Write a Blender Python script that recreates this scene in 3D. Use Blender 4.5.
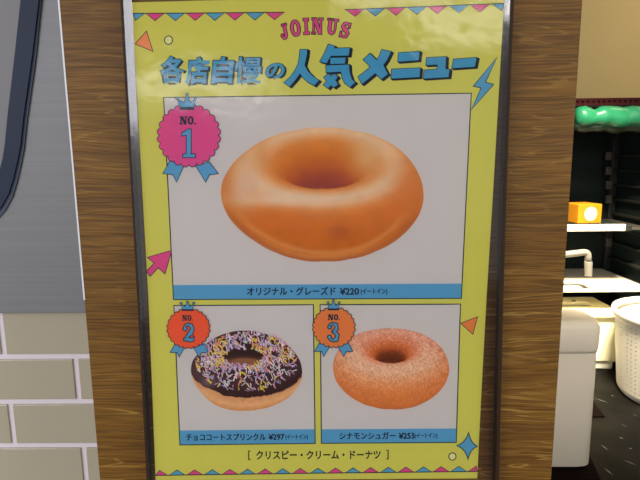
import bpy, bmesh, math, random
import numpy as np
from mathutils import Vector, Matrix

for _o in list(bpy.data.objects):
    bpy.data.objects.remove(_o, do_unlink=True)
SC = bpy.context.scene
COL = SC.collection

# ------------------------------------------------------------------ camera
F = 520.0                                   # focal length in pixels for 640 x 480
CAM = Vector((0.0066, -0.3106, 0.0604))     # world: x right, y into the wall, z up; the poster hangs in the plane y = 0
PITCH, YAW, ROLL = 0.1602, 0.0147, 0.0112
def _rx(a): c, s = math.cos(a), math.sin(a); return Matrix(((1, 0, 0), (0, c, -s), (0, s, c)))
def _ry(a): c, s = math.cos(a), math.sin(a); return Matrix(((c, 0, s), (0, 1, 0), (-s, 0, c)))
def _rz(a): c, s = math.cos(a), math.sin(a); return Matrix(((c, -s, 0), (s, c, 0), (0, 0, 1)))
W2C = _rz(-ROLL) @ _rx(PITCH) @ _ry(YAW) @ Matrix(((1, 0, 0), (0, 0, -1), (0, 1, 0)))   # x right, y down, z forward
C2W = W2C.transposed()
cam_data = bpy.data.cameras.new('camera')
cam_data.sensor_width = 36.0
cam_data.lens = F / 640.0 * 36.0
cam_data.clip_start = 0.02
cam = bpy.data.objects.new('camera', cam_data)
COL.objects.link(cam)
bm_ = C2W @ Matrix(((1, 0, 0), (0, -1, 0), (0, 0, -1)))
cam.matrix_world = Matrix.Translation(CAM) @ bm_.to_4x4()
SC.camera = cam

def ray(u, v):
    return C2W @ Vector(((u - 320) / F, (v - 240) / F, 1.0))
def at(u, v, Y):
    d = ray(u, v); t = (Y - CAM.y) / d.y
    return CAM + d * t
def atz(u, v, Z):
    d = ray(u, v); t = (Z - CAM.z) / d.z
    return CAM + d * t

FLOOR = CAM.z - 1.40
CEIL = CAM.z + 1.60
LAMP = CAM.z + 1.00                          # the shop lights hang below the ceiling

# ------------------------------------------------------------------ light, view
SC.view_settings.view_transform = 'Standard'
SC.view_settings.look = 'None'
SC.view_settings.gamma = 1.0
SC.view_settings.exposure = -0.05
SC.view_settings.use_curve_mapping = False
world = bpy.data.worlds.new('world'); SC.world = world
world.use_nodes = True
world.node_tree.nodes['Background'].inputs[0].default_value = (0.93, 0.97, 1.0, 1)
world.node_tree.nodes['Background'].inputs[1].default_value = 0.98

def area(name, loc, target, sx, sy, power, color):
    d = bpy.data.lights.new(name, 'AREA'); d.shape = 'RECTANGLE'; d.size = sx; d.size_y = sy
    d.energy = power; d.color = color
    o = bpy.data.objects.new(name, d); COL.objects.link(o)
    o.location = loc
    o.rotation_euler = (Vector(target) - Vector(loc)).to_track_quat('-Z', 'Y').to_euler()
    return o
# ceiling lights of the shop behind the camera, and the warm light over the kitchen sink
area('ceiling_light_shop_near', (1.16, -3.92, LAMP), (1.16, -3.92, 0), 0.95, 0.75, 42, (1.0, 0.95, 0.88))
area('ceiling_light_shop_middle', (0.42, -3.22, LAMP), (0.42, -3.22, 0), 0.6, 0.25, 14, (1.0, 0.95, 0.88))
area('ceiling_light_shop_far', (-1.85, -7.3, LAMP), (-1.85, -7.3, 0), 2.0, 2.0, 230, (1.0, 0.97, 0.93))
area('shop_window', (-1.75, -1.75, CAM.z + 0.62), (-0.1, 0, 0.05), 0.9, 1.0, 23, (0.92, 0.91, 1.0))
area('glint_light_right', (2.5, -2.0, CAM.z + 0.92), (0.1, 0, 0.1), 1.3, 0.22, 24, (1.0, 0.96, 0.95))  # lamp added for the glint on the sleeve's right border
kl_ = area('kitchen_light', (1.35, 1.9, CAM.z + 1.0), (1.62, 2.92, FLOOR + 0.33), 0.4, 0.3, 38, (1.0, 0.88, 0.66))
kl_.data.spread = math.radians(60)

area('kitchen_fill_front', (1.9, 0.5, CEIL - 0.06), (1.1, 1.9, FLOOR + 0.5), 0.6, 0.4, 12, (1.0, 0.90, 0.74))  # added fill lamp, brightens the front of the bin
area('kitchen_fill_back', (2.7, 3.0, CEIL - 0.06), (2.0, 3.6, CAM.z), 0.8, 0.4, 6, (1.0, 0.86, 0.60))  # added fill lamp, lifts the beige back wall

# ------------------------------------------------------------------ helpers: colour and material
def lin(c): return tuple((x / 255 / 12.92) if x / 255 <= 0.04045 else ((x / 255 + 0.055) / 1.055) ** 2.4 for x in c)
def nodes(m):
    m.use_nodes = True
    return m.node_tree.nodes, m.node_tree.links
def mat(name, rgb, rough=0.5, metal=0.0, spec=0.5, noise=0.0, nscale=20.0, k=1.0, bump=0.0, bscale=60.0):
    m = bpy.data.materials.new(name); N, L = nodes(m)
    b = N['Principled BSDF']
    c = tuple(min(0.95, x / k) for x in lin(rgb))
    b.inputs['Roughness'].default_value = rough
    b.inputs['Metallic'].default_value = metal
    b.inputs['Specular IOR Level'].default_value = spec
    tc = N.new('ShaderNodeTexCoord')
    nz = N.new('ShaderNodeTexNoise'); nz.inputs['Scale'].default_value = nscale; nz.inputs['Detail'].default_value = 4
    L.new(tc.outputs['Object'], nz.inputs['Vector'])
    mx = N.new('ShaderNodeMix'); mx.data_type = 'RGBA'
    L.new(nz.outputs['Fac'], mx.inputs['Factor'])
    mx.inputs[6].default_value = tuple(x * (1 - noise) for x in c) + (1,)
    mx.inputs[7].default_value = tuple(min(1, x * (1 + noise)) for x in c) + (1,)
    L.new(mx.outputs[2], b.inputs['Base Color'])
    if bump:
        n2 = N.new('ShaderNodeTexNoise'); n2.inputs['Scale'].default_value = bscale; n2.inputs['Detail'].default_value = 2
        L.new(tc.outputs['Object'], n2.inputs['Vector'])
        bp = N.new('ShaderNodeBump'); bp.inputs['Strength'].default_value = bump; bp.inputs['Distance'].default_value = 0.01
        L.new(n2.outputs['Fac'], bp.inputs['Height']); L.new(bp.outputs['Normal'], b.inputs['Normal'])
    return m

K = 0.62                                    # how brightly the shop lights the poster
def ink(name, rgb, noise=0.02):
    return mat(name, rgb, rough=0.7, spec=0.1, noise=noise, nscale=60, k=K)
def vcol_mat(name):
    m = bpy.data.materials.new(name); N, L = nodes(m); b = N['Principled BSDF']
    b.inputs['Roughness'].default_value = 0.7; b.inputs['Specular IOR Level'].default_value = 0.1
    a = N.new('ShaderNodeVertexColor'); a.layer_name = 'print'
    L.new(a.outputs['Color'], b.inputs['Base Color'])
    return m

# ------------------------------------------------------------------ helpers: objects
def wloc(o):
    v = Vector((0, 0, 0))
    while o is not None:
        v += o.location; o = o.parent
    return v
def tag(o, label=None, cat=None, group=None, kind=None):
    if label: o['label'] = label
    if cat: o['category'] = cat
    if group: o['group'] = group
    if kind: o['kind'] = kind
    return o
def thing(name, loc, label, cat, group=None):
    o = bpy.data.objects.new(name, None); COL.objects.link(o)
    o.empty_display_size = 0.05
    o.location = loc
    return tag(o, label, cat, group)

class MB:
    def __init__(s): s.v = []; s.f = []; s.m = []; s.c = None
    def add(s, verts, faces, mi=0):
        b = len(s.v); s.v += [Vector(p) for p in verts]
        for f in faces: s.f.append([b + i for i in f]); s.m.append(mi)
        return s
    def box(s, lo, hi, bev=0.0, mi=0, seg=2, rz=0.0):
        bm = bmesh.new(); bmesh.ops.create_cube(bm, size=1)
        c = [(a + b) / 2 for a, b in zip(lo, hi)]; d = [b - a for a, b in zip(lo, hi)]
        for v in bm.verts: v.co = Vector((v.co.x * d[0], v.co.y * d[1], v.co.z * d[2]))
        if bev: bmesh.ops.bevel(bm, geom=list(bm.edges), offset=bev, segments=seg, profile=0.5, affect='EDGES')
        return s.bm(bm, Matrix.Translation(c) @ Matrix.Rotation(rz, 4, 'Z'), mi)
    def bm(s, bm, M=None, mi=0):
        M = M or Matrix.Identity(4)
        bm.verts.index_update()
        s.add([M @ v.co for v in bm.verts], [[v.index for v in f.verts] for f in bm.faces], mi); bm.free(); return s
    def prism(s, pts, off, mi=0):
        """pts: closed loop of world points, swept by vector off"""
        n = len(pts); off = Vector(off)
        v = list(pts) + [Vector(p) + off for p in pts]
        f = [list(range(n)), list(range(2 * n - 1, n - 1, -1))] + [[i, n + i, n + (i + 1) % n, (i + 1) % n] for i in range(n)]
        return s.add(v, f, mi)
    def tube(s, pts, r, n=12, mi=0, cap=True):
        pts = [Vector(p) for p in pts]; rr = r if isinstance(r, (list, tuple)) else [r] * len(pts)
        rings = []; ref = None
        for i, p in enumerate(pts):
            t = (pts[min(i + 1, len(pts) - 1)] - pts[max(i - 1, 0)]).normalized()
            if ref is None:
                ref = t.orthogonal().normalized()
            ref = (ref - t * ref.dot(t)).normalized(); b = t.cross(ref)
            rings.append([p + (ref * math.cos(2 * math.pi * k / n) + b * math.sin(2 * math.pi * k / n)) * rr[i] for k in range(n)])
        v = [q for R in rings for q in R]; f = []
        for i in range(len(pts) - 1):
            for k in range(n):
                f.append([i * n + k, i * n + (k + 1) % n, (i + 1) * n + (k + 1) % n, (i + 1) * n + k])
        if cap: f.append(list(range(n))[::-1]); f.append([(len(pts) - 1) * n + k for k in range(n)])
        return s.add(v, f, mi)
    def build(s, name, mats, parent=None, smooth=False, label=None, kind=None, solid=0.0):
        me = bpy.data.meshes.new(name)
        off = wloc(parent) if parent else Vector((0, 0, 0))
        me.from_pydata([tuple(p - off) for p in s.v], [], s.f)
        if not isinstance(mats, (list, tuple)): mats = [mats]
        for m in mats: me.materials.append(m)
        me.polygons.foreach_set('material_index', s.m)
        if smooth: me.polygons.foreach_set('use_smooth', [True] * len(me.polygons))
        if s.c is not None:
            a = me.color_attributes.new('print', 'FLOAT_COLOR', 'POINT')
            a.data.foreach_set('color', np.asarray(s.c, dtype=np.float32).ravel())
        me.update()
        o = bpy.data.objects.new(name, me); COL.objects.link(o)
        if smooth:
            bm = bmesh.new(); bm.from_mesh(me); bmesh.ops.recalc_face_normals(bm, faces=bm.faces); bm.to_mesh(me); bm.free()
        if parent: o.parent = parent
        if label: o['label'] = label
        if kind: o['kind'] = kind
        if solid:
            md = o.modifiers.new('thickness', 'SOLIDIFY'); md.thickness = solid; md.offset = 0
        return o

# ------------------------------------------------------------------ setting: pillar, tile wall, kitchen shell
BOARD = 0.0105                              # y of the oak face the poster hangs on
WALL = 0.16                                 # y of the tiled wall
def wood_mat():
    m = bpy.data.materials.new('oak_laminate'); N, L = nodes(m); b = N['Principled BSDF']
    tc = N.new('ShaderNodeTexCoord')
    def math_(op, a, b_=None):
        x = N.new('ShaderNodeMath'); x.operation = op
        for i, q in enumerate((a, b_)):
            if q is None: continue
            if isinstance(q, (int, float)): x.inputs[i].default_value = q
            else: L.new(q, x.inputs[i])
        return x.outputs[0]
    def noise_at(vec, sx, sz, detail, rough, dist=0.0, off=0.0):
        mp = N.new('ShaderNodeMapping'); mp.inputs['Scale'].default_value = (sx, 20, sz); mp.inputs['Location'].default_value = (off, 0, off)
        L.new(vec, mp.inputs['Vector'])
        n = N.new('ShaderNodeTexNoise'); n.inputs['Scale'].default_value = 1; n.inputs['Detail'].default_value = detail
        n.inputs['Roughness'].default_value = rough; n.inputs['Distortion'].default_value = dist
        L.new(mp.outputs['Vector'], n.inputs['Vector'])
        return n.outputs['Fac']
    sep = N.new('ShaderNodeSeparateXYZ'); L.new(tc.outputs['Object'], sep.inputs[0])
    # planks laid flat, each with its own tone and grain
    pz = math_('ADD', math_('DIVIDE', sep.outputs[2], 0.078), 10.0 - PLANK_Z / 0.078)
    row = math_('FLOOR', pz); frac = math_('FRACT', pz)
    wn = N.new('ShaderNodeTexWhiteNoise'); wn.noise_dimensions = '1D'; L.new(row, wn.inputs['W'])
    # gentle waves in the grain
    warp = noise_at(tc.outputs['Object'], 9, 9, 2, 0.5, 0.0, 5.0)
    z2 = math_('ADD', sep.outputs[2], math_('MULTIPLY', math_('SUBTRACT', warp, 0.5), 0.012))
    z3 = math_('ADD', z2, math_('MULTIPLY', wn.outputs[0], 7.0))
    cb = N.new('ShaderNodeCombineXYZ'); L.new(sep.outputs[0], cb.inputs[0]); L.new(sep.outputs[1], cb.inputs[1]); L.new(z3, cb.inputs[2])
    V = cb.outputs[0]
    def ramp(fac, stops):
        r = N.new('ShaderNodeValToRGB'); r.color_ramp.elements.remove(r.color_ramp.elements[1])
        r.color_ramp.elements[0].position = stops[0][0]; r.color_ramp.elements[0].color = stops[0][1]
        for p, c in stops[1:]:
            e = r.color_ramp.elements.new(p); e.color = c
        L.new(fac, r.inputs['Fac']); return r.outputs['Color']
    def mix(fac, a, b_, mode='MIX'):
        x = N.new('ShaderNodeMix'); x.data_type = 'RGBA'; x.blend_type = mode
        if isinstance(fac, float): x.inputs['Factor'].default_value = fac
        else: L.new(fac, x.inputs['Factor'])
        L.new(a, x.inputs[6]) ; L.new(b_, x.inputs[7]); return x.outputs[2]
    def g(rgb): return tuple(min(0.95, x * m_) for x, m_ in zip(lin(rgb), (0.79, 0.76, 0.44))) + (1,)
    def grey(v): return (v, v, v, 1)
    broad = ramp(noise_at(V, 6, 120, 4, 0.65, 0.4), [(0.30, g((107, 73, 31))), (0.45, g((112, 78, 34))), (0.56, g((116, 82, 37))), (0.72, g((121, 87, 43)))])
    tone = ramp(wn.outputs[0], [(0.0, grey(0.84)), (1.0, grey(1.16))])
    c = mix(1.0, broad, tone, 'MULTIPLY')
    fine = ramp(noise_at(V, 30, 800, 1, 0.7, 0.1, 3.1), [(0.34, (0.70, 0.65, 0.60, 1)), (0.49, grey(1.0)), (0.64, grey(1.32))])
    c = mix(0.9, c, fine, 'MULTIPLY')
    iso = math_('ABSOLUTE', math_('SUBTRACT', noise_at(V, 10, 130, 2, 0.5, 0.5, 7.7), 0.52))
    streak = ramp(math_('MULTIPLY', iso, math_('ADD', 0.6, noise_at(V, 40, 90, 1, 0.5, 0.0, 2.2))), [(0.010, grey(1)), (0.022, grey(0))])
    zone = ramp(noise_at(V, 5, 12, 2, 0.5, 0.3, 12.3), [(0.38, grey(0.10)), (0.54, grey(0.85))])
    low = ramp(math_('ADD', sep.outputs[2], 0.5), [(0.38, grey(0.9)), (0.52, grey(0.22))])
    sf = math_('MULTIPLY', math_('MULTIPLY', streak, zone), low)
    light = N.new('ShaderNodeRGB'); light.outputs[0].default_value = g((196, 156, 100))
    c = mix(sf, c, light.outputs[0])
    seam = math_('LESS_THAN', frac, 0.012)
    dark = N.new('ShaderNodeRGB'); dark.outputs[0].default_value = g((66, 40, 16))
    c = mix(math_('MULTIPLY', seam, 0.55), c, dark.outputs[0])
    L.new(c, b.inputs['Base Color'])
    b.inputs['Roughness'].default_value = 0.46; b.inputs['Specular IOR Level'].default_value = 0.26
    bp = N.new('ShaderNodeBump'); bp.inputs['Strength'].default_value = 0.25; bp.inputs['Distance'].default_value = 0.0008
    L.new(fine, bp.inputs['Height']); L.new(bp.outputs['Normal'], b.inputs['Normal'])
    return m
PLANK_Z = at(90, 199, BOARD).z
M_wood = wood_mat()
M_edge = mat('white_edging', (214, 214, 220), 0.35, noise=0.02)
M_grout = mat('grout', (190, 183, 190), 0.8, noise=0.03, k=0.72)
M_tile = mat('cream_tile', (156, 148, 130), 0.16, noise=0.03, nscale=9, k=0.79, bump=0.03, bscale=14)
M_floor_shop = mat('shop_floor', (120, 112, 104), 0.5, noise=0.06, nscale=6)
M_beige = mat('beige_paint', (226, 204, 146), 0.8, noise=0.02, nscale=4)
M_ceil = mat('ceiling_paint', (215, 212, 205), 0.9, noise=0.02, nscale=3)

# oak-faced pillar (end of the partition): straight prism through the traced edges
BL_T, BL_B = at(59.6, 0, BOARD), at(99.6, 480, BOARD)
BR_T, BR_B = at(579.3, 0, BOARD), at(553.0, 480, BOARD)
def line_x(a, b, z): return a.x + (b.x - a.x) * (z - a.z) / (b.z - a.z)
XL = (line_x(BL_T, BL_B, 0.12), line_x(BL_T, BL_B, -0.16)); XR = (line_x(BR_T, BR_B, 0.12), line_x(BR_T, BR_B, -0.16))
def lx(z): return line_x(BL_T, BL_B, z)
def rx_(z): return line_x(BR_T, BR_B, z)
zt, zb = 0.45, -0.60
PL, PR = (XL[0] + XL[1]) / 2, (XR[0] + XR[1]) / 2
b = MB(); b.box((PL, BOARD, FLOOR), (PR, 0.20, CEIL))
tag(b.build('pillar', M_wood), 'oak-faced pillar the menu hangs on', kind='structure')
b = MB(); b.box((PL - 0.0006, BOARD - 0.0003, at(82, 300, BOARD).z), (PL + 0.0004, BOARD + 0.02, CEIL), 0.0001)
tag(b.build('trim_1', M_edge), 'white edging strip on the left corner of the pillar', kind='structure')

# tiled wall: grout slab with raised bevelled tiles
def steel_row(v): return at(45, v, WALL).z
z_steel = steel_row(310.3)
pitch = (steel_row(356.2) - steel_row(444.9)) / 2
tw = at(77.6, 378, WALL).x - at(12.3, 418, WALL).x          # half a tile
gap = 0.0052
b = MB(); b.box((-3.2, WALL, FLOOR), (PL, 0.20, CEIL), mi=0)
row0 = steel_row(356.2)
for r in range(-9, 22):
    ztop = row0 - r * pitch - gap / 2 ; zbot = ztop - pitch + gap
    if r == -1: ztop = z_steel - 0.0005
    if r < -1 or zbot < FLOOR: continue
    xo = at(77.6, 378, WALL).x if r % 2 == 0 else at(12.3, 418, WALL).x
    k = 0
    for k in range(-9, 3):
        x1 = xo + k * 2 * tw + gap / 2; x2 = x1 + 2 * tw - gap
        x2 = min(x2, PL - 0.001)
        if x2 - x1 < 0.008: continue
        b.box((x1, WALL - 0.0018, zbot), (x2, WALL + 0.001, ztop), 0.0007, mi=1)
tag(b.build('wall_left', [M_grout, M_tile]), 'cream tiled wall left of the pillar', kind='structure')

# brushed steel sheet above the tiles
def steel_mat():
    m = bpy.data.materials.new('brushed_steel'); N, L = nodes(m); p = N['Principled BSDF']
    tc = N.new('ShaderNodeTexCoord'); mp = N.new('ShaderNodeMapping'); mp.inputs['Scale'].default_value = (1.5, 1, 700)
    L.new(tc.outputs['Object'], mp.inputs['Vector'])
    n = N.new('ShaderNodeTexNoise'); n.inputs['Scale'].default_value = 1; n.inputs['Detail'].default_value = 4
    L.new(mp.outputs['Vector'], n.inputs['Vector'])
    r = N.new('ShaderNodeValToRGB')
    r.color_ramp.elements[0].position = 0.3; r.color_ramp.elements[0].color = (0.178, 0.179, 0.188, 1)
    r.color_ramp.elements[1].position = 0.7; r.color_ramp.elements[1].color = (0.200, 0.201, 0.210, 1)
    L.new(n.outputs['Fac'], r.inputs['Fac']); L.new(r.outputs['Color'], p.inputs['Base Color'])
    p.inputs['Metallic'].default_value = 0.2; p.inputs['Roughness'].default_value = 0.5
    return m
M_steel = steel_mat()
b = MB(); b.box((-1.2, WALL - 0.009, z_steel), (PL - 0.0004, WALL - 0.0002, CEIL - 0.25), 0.0005)
tag(b.build('steel_sheet', M_steel), 'brushed steel sheet on the wall above the cream tiles', 'metal sheet')

# dark rounded frame fixed on the steel
FY = WALL - 0.009
out_px = [(62, -190), (53, -110), (37.5, 0), (31, 55), (22.5, 115), (19.3, 145), (16.4, 160), (12.5, 177), (7.8, 193), (0, 207), (-14, 223), (-36, 237), (-70, 246), (-120, 250), (-200, 250), (-250, 240), (-280, 215), (-290, 170), (-285, 60), (-275, -120), (-265, -200), (-240, -250), (-190, -275), (-20, -275), (30, -262), (55, -235)]
in_px = [(45, -185), (36, -110), (20.5, 0), (14.5, 55), (7.5, 115), (4.6, 145), (2.6, 158), (-0.5, 170), (-5, 181), (-12, 192), (-24, 204), (-44, 215), (-76, 222), (-122, 226), (-198, 226), (-235, 218), (-258, 200), (-266, 165), (-261, 60), (-251, -115), (-243, -188), (-225, -228), (-186, -250), (-22, -250), (18, -240), (38, -220)]
M_frame = mat('slate_frame', (40, 50, 72), 0.5, spec=0.25, noise=0.04, k=1.0)
M_panel = mat('pale_grey_panel', (126, 125, 128), 0.5, noise=0.02, nscale=6, k=1.25)
t = thing('framed_panel', at(-110, 100, FY), 'pale grey panel with a dark slate rounded frame on the steel sheet', 'panel')
op = [at(u, v, FY - 0.005) for u, v in out_px]; ip = [at(u, v, FY - 0.005) for u, v in in_px]
op2 = [at(u + (4.5 if u > -100 else -4.5), v + (4 if v > 0 else -4), FY - 0.0015) for u, v in out_px]
n = len(op); b = MB(); Yb = Vector((0, 0.0118, 0))
def yb(p, d=None): return Vector((p.x, FY - 0.0002 if d is None else d, p.z))
verts = [Vector((p.x, FY - 0.0035, p.z)) for p in op] + ip + [yb(p) for p in ip] + [yb(p) for p in op]
faces = []
for i in range(n):
    j = (i + 1) % n
    for k in range(4):
        k2 = (k + 1) % 4
        faces.append([k * n + i, k * n + j, k2 * n + j, k2 * n + i])
b.add(verts, faces); b.build('frame', M_frame, t, smooth=False)
b = MB(); b.prism([yb(p, FY - 0.0028) for p in ip], (0, 0.0026, 0)); b.build('panel_face', M_panel, t)
# thin rounded lip outside the frame
b = MB(); b.prism(op2, (0, 0.0014, 0)); b.build('outer_lip', mat('steel_lip', (62, 70, 88), 0.5, spec=0.25, noise=0.03, k=0.7), t)

# ------------------------------------------------------------------ kitchen shell
def floor_dark():
    m = bpy.data.materials.new('dark_wet_floor'); N, L = nodes(m); p = N['Principled BSDF']
    tc = N.new('ShaderNodeTexCoord'); n = N.new('ShaderNodeTexNoise'); n.inputs['Scale'].default_value = 7; n.inputs['Detail'].default_value = 6
    L.new(tc.outputs['Object'], n.inputs['Vector'])
    r = N.new('ShaderNodeValToRGB'); r.color_ramp.elements[0].position = 0.35; r.color_ramp.elements[0].color = (0.005, 0.0045, 0.004, 1)
    r.color_ramp.elements[1].position = 0.68; r.color_ramp.elements[1].color = (0.011, 0.010, 0.0085, 1)
    L.new(n.outputs['Fac'], r.inputs['Fac']); L.new(r.outputs['Color'], p.inputs['Base Color'])
    p.inputs['Roughness'].default_value = 0.5; p.inputs['Specular IOR Level'].default_value = 0.06
    return m
M_kfloor = floor_dark()
M_fleck = mat('floor_fleck', (104, 100, 94), 0.6, noise=0.05)
KB = 3.85
b = MB(); b.box((-3.2, -9.6, FLOOR - 0.05), (3.4, 0.20, FLOOR)); b.box
tag(b.build('floor', M_floor_shop), kind='structure')
b = MB(); b.box((-3.2, 0.2002, FLOOR - 0.05), (3.4, KB, FLOOR))
flecks = [((594, 398), (609, 403), .010), ((611, 395.5), (614, 396), .016), ((600.5, 444.5), (609, 450.5), .010), ((619, 437.5), (623.5, 438.5), .016),
          ((623.5, 460), (637, 465.5), .009), ((604, 468), (613.5, 475.5), .010), ((629.5, 449), (632, 448), .012), ((621, 424), (627, 427), .006), ((632, 414), (638, 416.5), .006)]
for (p, q, w) in flecks:
    a, c = atz(*p, FLOOR + 0.0006), atz(*q, FLOOR + 0.0006); d = (c - a).normalized(); s_ = Vector((-d.y, d.x, 0)) * w * 0.42
    b.add([a, (a * .6 + c * .4) + s_, c, (a * .4 + c * .6) - s_ * .6], [[0, 3, 2, 1]], 1)
tag(b.build('floor_kitchen', [M_kfloor, M_fleck]), kind='structure')
b = MB(); b.box((-3.2, KB, FLOOR), (3.4, KB + 0.1, CEIL)); tag(b.build('wall_back', M_beige), kind='structure')
b = MB(); b.box((3.3, 0.0, FLOOR), (3.4, KB, CEIL)); tag(b.build('wall_right', M_beige), kind='structure')
b = MB(); b.box((-3.3, -9.6, CEIL), (3.4, KB + 0.1, CEIL + 0.08)); tag(b.build('ceiling', M_ceil), kind='structure')

# ------------------------------------------------------------------ rack with rolled-up green cover
RF, RB = 2.98, 3.55
M_rackdark = mat('dark_green_vinyl', (20, 31, 27), 0.7, spec=0.2, noise=0.15, nscale=5)
M_rail = mat('rack_rail', (44, 44, 40), 0.45, metal=0.3, noise=0.05)
M_bracket = mat('rail_bracket', (74, 70, 64), 0.45, noise=0.05)
M_post = mat('rack_post', (34, 36, 34), 0.5, noise=0.05)
M_shelf = mat('cream_shelf', (244, 232, 208), 0.45, noise=0.02)
M_green = mat('green_cover', (38, 128, 90), 0.3, noise=0.18, nscale=14, bump=0.6, bscale=9)
xr = at(611.5, 200, RB).x                   # right-hand side of the rack
xl = 0.72
ztop = at(600, 107.5, RF).z
rack = thing('storage_rack', (1.4, RF, FLOOR), 'tall dark storage rack with a rolled green cover along its top front', 'rack')
for x, y in ((xl, RF), (xr, RF), (xl, RB), (xr, RB)):
    MB().box((x - 0.025 if x > 1 else x, y - 0.02, FLOOR), (x + 0.02 if x > 1 else x + 0.045, y + 0.02, ztop), 0.003).build('post', M_post, rack)
MB().box((xl, RB + 0.022, FLOOR + 0.05), (xr + 0.03, RB + 0.03, ztop)).build('back_panel', M_rackdark, rack)
MB().box((xr + 0.022, RF, FLOOR + 0.05), (xr + 0.03, RB + 0.02, ztop)).build('side_panel', M_rackdark, rack)
MB().box((xl, RF - 0.02, ztop), (xr + 0.03, RB + 0.03, ztop + 0.012)).build('top_panel', M_rackdark, rack)
for v in (156, 170.5, 185, 199, 213.5, 228, 242, 257, 272):
    p = at(608.5, v, RB - 0.03)
    rl = MB().box((xr - 0.008, RF + 0.02, p.z - 0.008), (xr + 0.02, RB - 0.02, p.z + 0.008), 0.002).build('side_rail', M_rail, rack)
    if v != 213.5 and v != 228 and v < 250:
        MB().box((p.x - 0.022, RB - 0.05, p.z - 0.030), (p.x + 0.016, RB - 0.0205, p.z + 0.030), 0.004).build('bracket', M_bracket, rl)
zs = at(600, 224.5, RF - 0.02).z
sx1 = at(630.5, 228, RF - 0.02).x
sh_ = MB().box((xl + 0.05, RF - 0.004, zs - 0.03), (sx1 - 0.03, RB - 0.02, zs - 0.001), 0.003).build('shelf', M_rackdark, rack, label='dark upper shelf')
MB().box((xl + 0.05, RF - 0.022, zs - 0.043), (sx1 - 0.03, RF - 0.0045, zs), 0.005).build('shelf_edge', M_shelf, sh_, label='cream front edge')
MB().box((sx1 - 0.03, RF - 0.02, zs - 0.045), (sx1 + 0.012, RF + 0.06, zs - 0.004), 0.006).build('shelf_end', M_post, rack)
MB().box((sx1 - 0.03, RF + 0.06, zs - 0.05), (xr - 0.01, RB - 0.03, zs - 0.035), 0.003).build('shelf_runner', M_bracket, rack)
zl = at(600, 289, RF - 0.03).z
MB().box((xl + 0.05, RF - 0.03, zl - 0.022), (xr - 0.03, RB + 0.016, zl), 0.004).build('shelf', M_shelf, rack, label='wide white lower shelf')
# rolled cover: lumpy roll along x
rz_ = at(600, 116.5, RF - 0.05).z
pts = []; rad = []
x0 = at(574.5, 116, RF - 0.05).x; x1 = xr + 0.2
random.seed(4)
for i in range(40):
    f = i / 39
    x = x0 + (x1 - x0) * f
    pts.append((x, RF - 0.07 + 0.006 * math.sin(f * 23), rz_ + 0.005 * math.sin(f * 31 + 1) - 0.012 * f))
    rad.append((0.060 + 0.003 * math.sin(f * 19 + 2) + 0.002 * math.sin(f * 47)) * min(1, 0.72 + i * 0.14) - (0.010 if i in (5, 6) else 0))
rb = MB().tube(pts, rad, 20).build('rolled_cover', M_green, rack, smooth=True, label='bright green rolled vinyl cover')
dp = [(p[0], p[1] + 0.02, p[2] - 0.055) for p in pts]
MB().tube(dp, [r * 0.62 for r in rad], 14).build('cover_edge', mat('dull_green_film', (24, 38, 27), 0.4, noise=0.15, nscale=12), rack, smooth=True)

# dark red crate on top of the rack
M_red = mat('dark_red_plastic', (78, 18, 22), 0.5, spec=0.2, noise=0.1, nscale=15)
ct = at(600, 98, RF - 0.01).z; cb = ztop + 0.0125
crate = thing('crate', (1.5, 3.2, cb), 'low dark red lattice crate lying on top of the rack', 'crate')
cx0, cx1, cy0, cy1 = 1.0, xr + 0.02, RF - 0.01, RB
body = MB().box((cx0, cy0, cb), (cx1, cy1, cb + 0.006)).build('crate_base', M_red, crate)
for yy in (cy0, cy1 - 0.008):
    m = MB()
    m.box((cx0, yy, ct - 0.016), (cx1, yy + 0.008, ct), 0.001); m.box((cx0, yy, cb + 0.006), (cx1, yy + 0.008, cb + 0.014))
    k = cx0
    while k < cx1 - 0.01:
        m.box((k, yy + 0.001, cb + 0.012), (k + 0.014, yy + 0.007, ct - 0.012)); k += 0.032
    m.build('lattice_side', M_red, crate)
for xx in (cx0, cx1 - 0.008):
    MB().box((xx, cy0 + 0.008, cb + 0.006), (xx + 0.008, cy1 - 0.008, ct)).build('end_panel', M_red, crate)
MB().box((cx0 + 0.012, cy0 + 0.012, cb + 0.0065), (cx1 - 0.012, cy1 - 0.012, ct - 0.010)).build('crate_liner', mat('dark_red_liner', (70, 22, 22), 0.7, noise=0.1), crate)

# orange box on the shelf
p0, p1 = at(576.3, 224, RF + 0.03), at(602, 224, RF + 0.03)
w = (p1 - p0).length; hgt = at(590, 204.8, RF + 0.03).z - p0.z
M_orange = mat('orange_card', (180, 116, 14), 0.45, noise=0.04, nscale=20)
ox = thing('box', ((p0.x + p1.x) / 2, RF + 0.12, zs), 'small orange box with a white patch standing on the upper shelf', 'box')
zb_ = zs + 0.001
b = MB(); b.box((-w / 2, -w / 2, zb_), (w / 2, w / 2, zb_ + hgt), 0.004)
rot = Matrix.Rotation(math.radians(9), 4, 'Z')
cc = Vector(((p0.x + p1.x) / 2 - 0.012, RF + 0.02 + w * 0.55, 0))
b.v = [rot @ v + cc for v in b.v]
b.build('box_body', M_orange, ox)
b = MB(); n = 24
b.add([Vector((0.004 + 0.045 * math.cos(i * 2 * math.pi / n), -w / 2 - 0.0012, zb_ + hgt * 0.50 + 0.046 * math.sin(i * 2 * math.pi / n))) for i in range(n)], [list(range(n))])
b.v = [rot @ v + cc for v in b.v]
b.build('round_patch', mat('pale_patch', (182, 168, 152), 0.5, noise=0.03), ox, solid=0.001)

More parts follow.
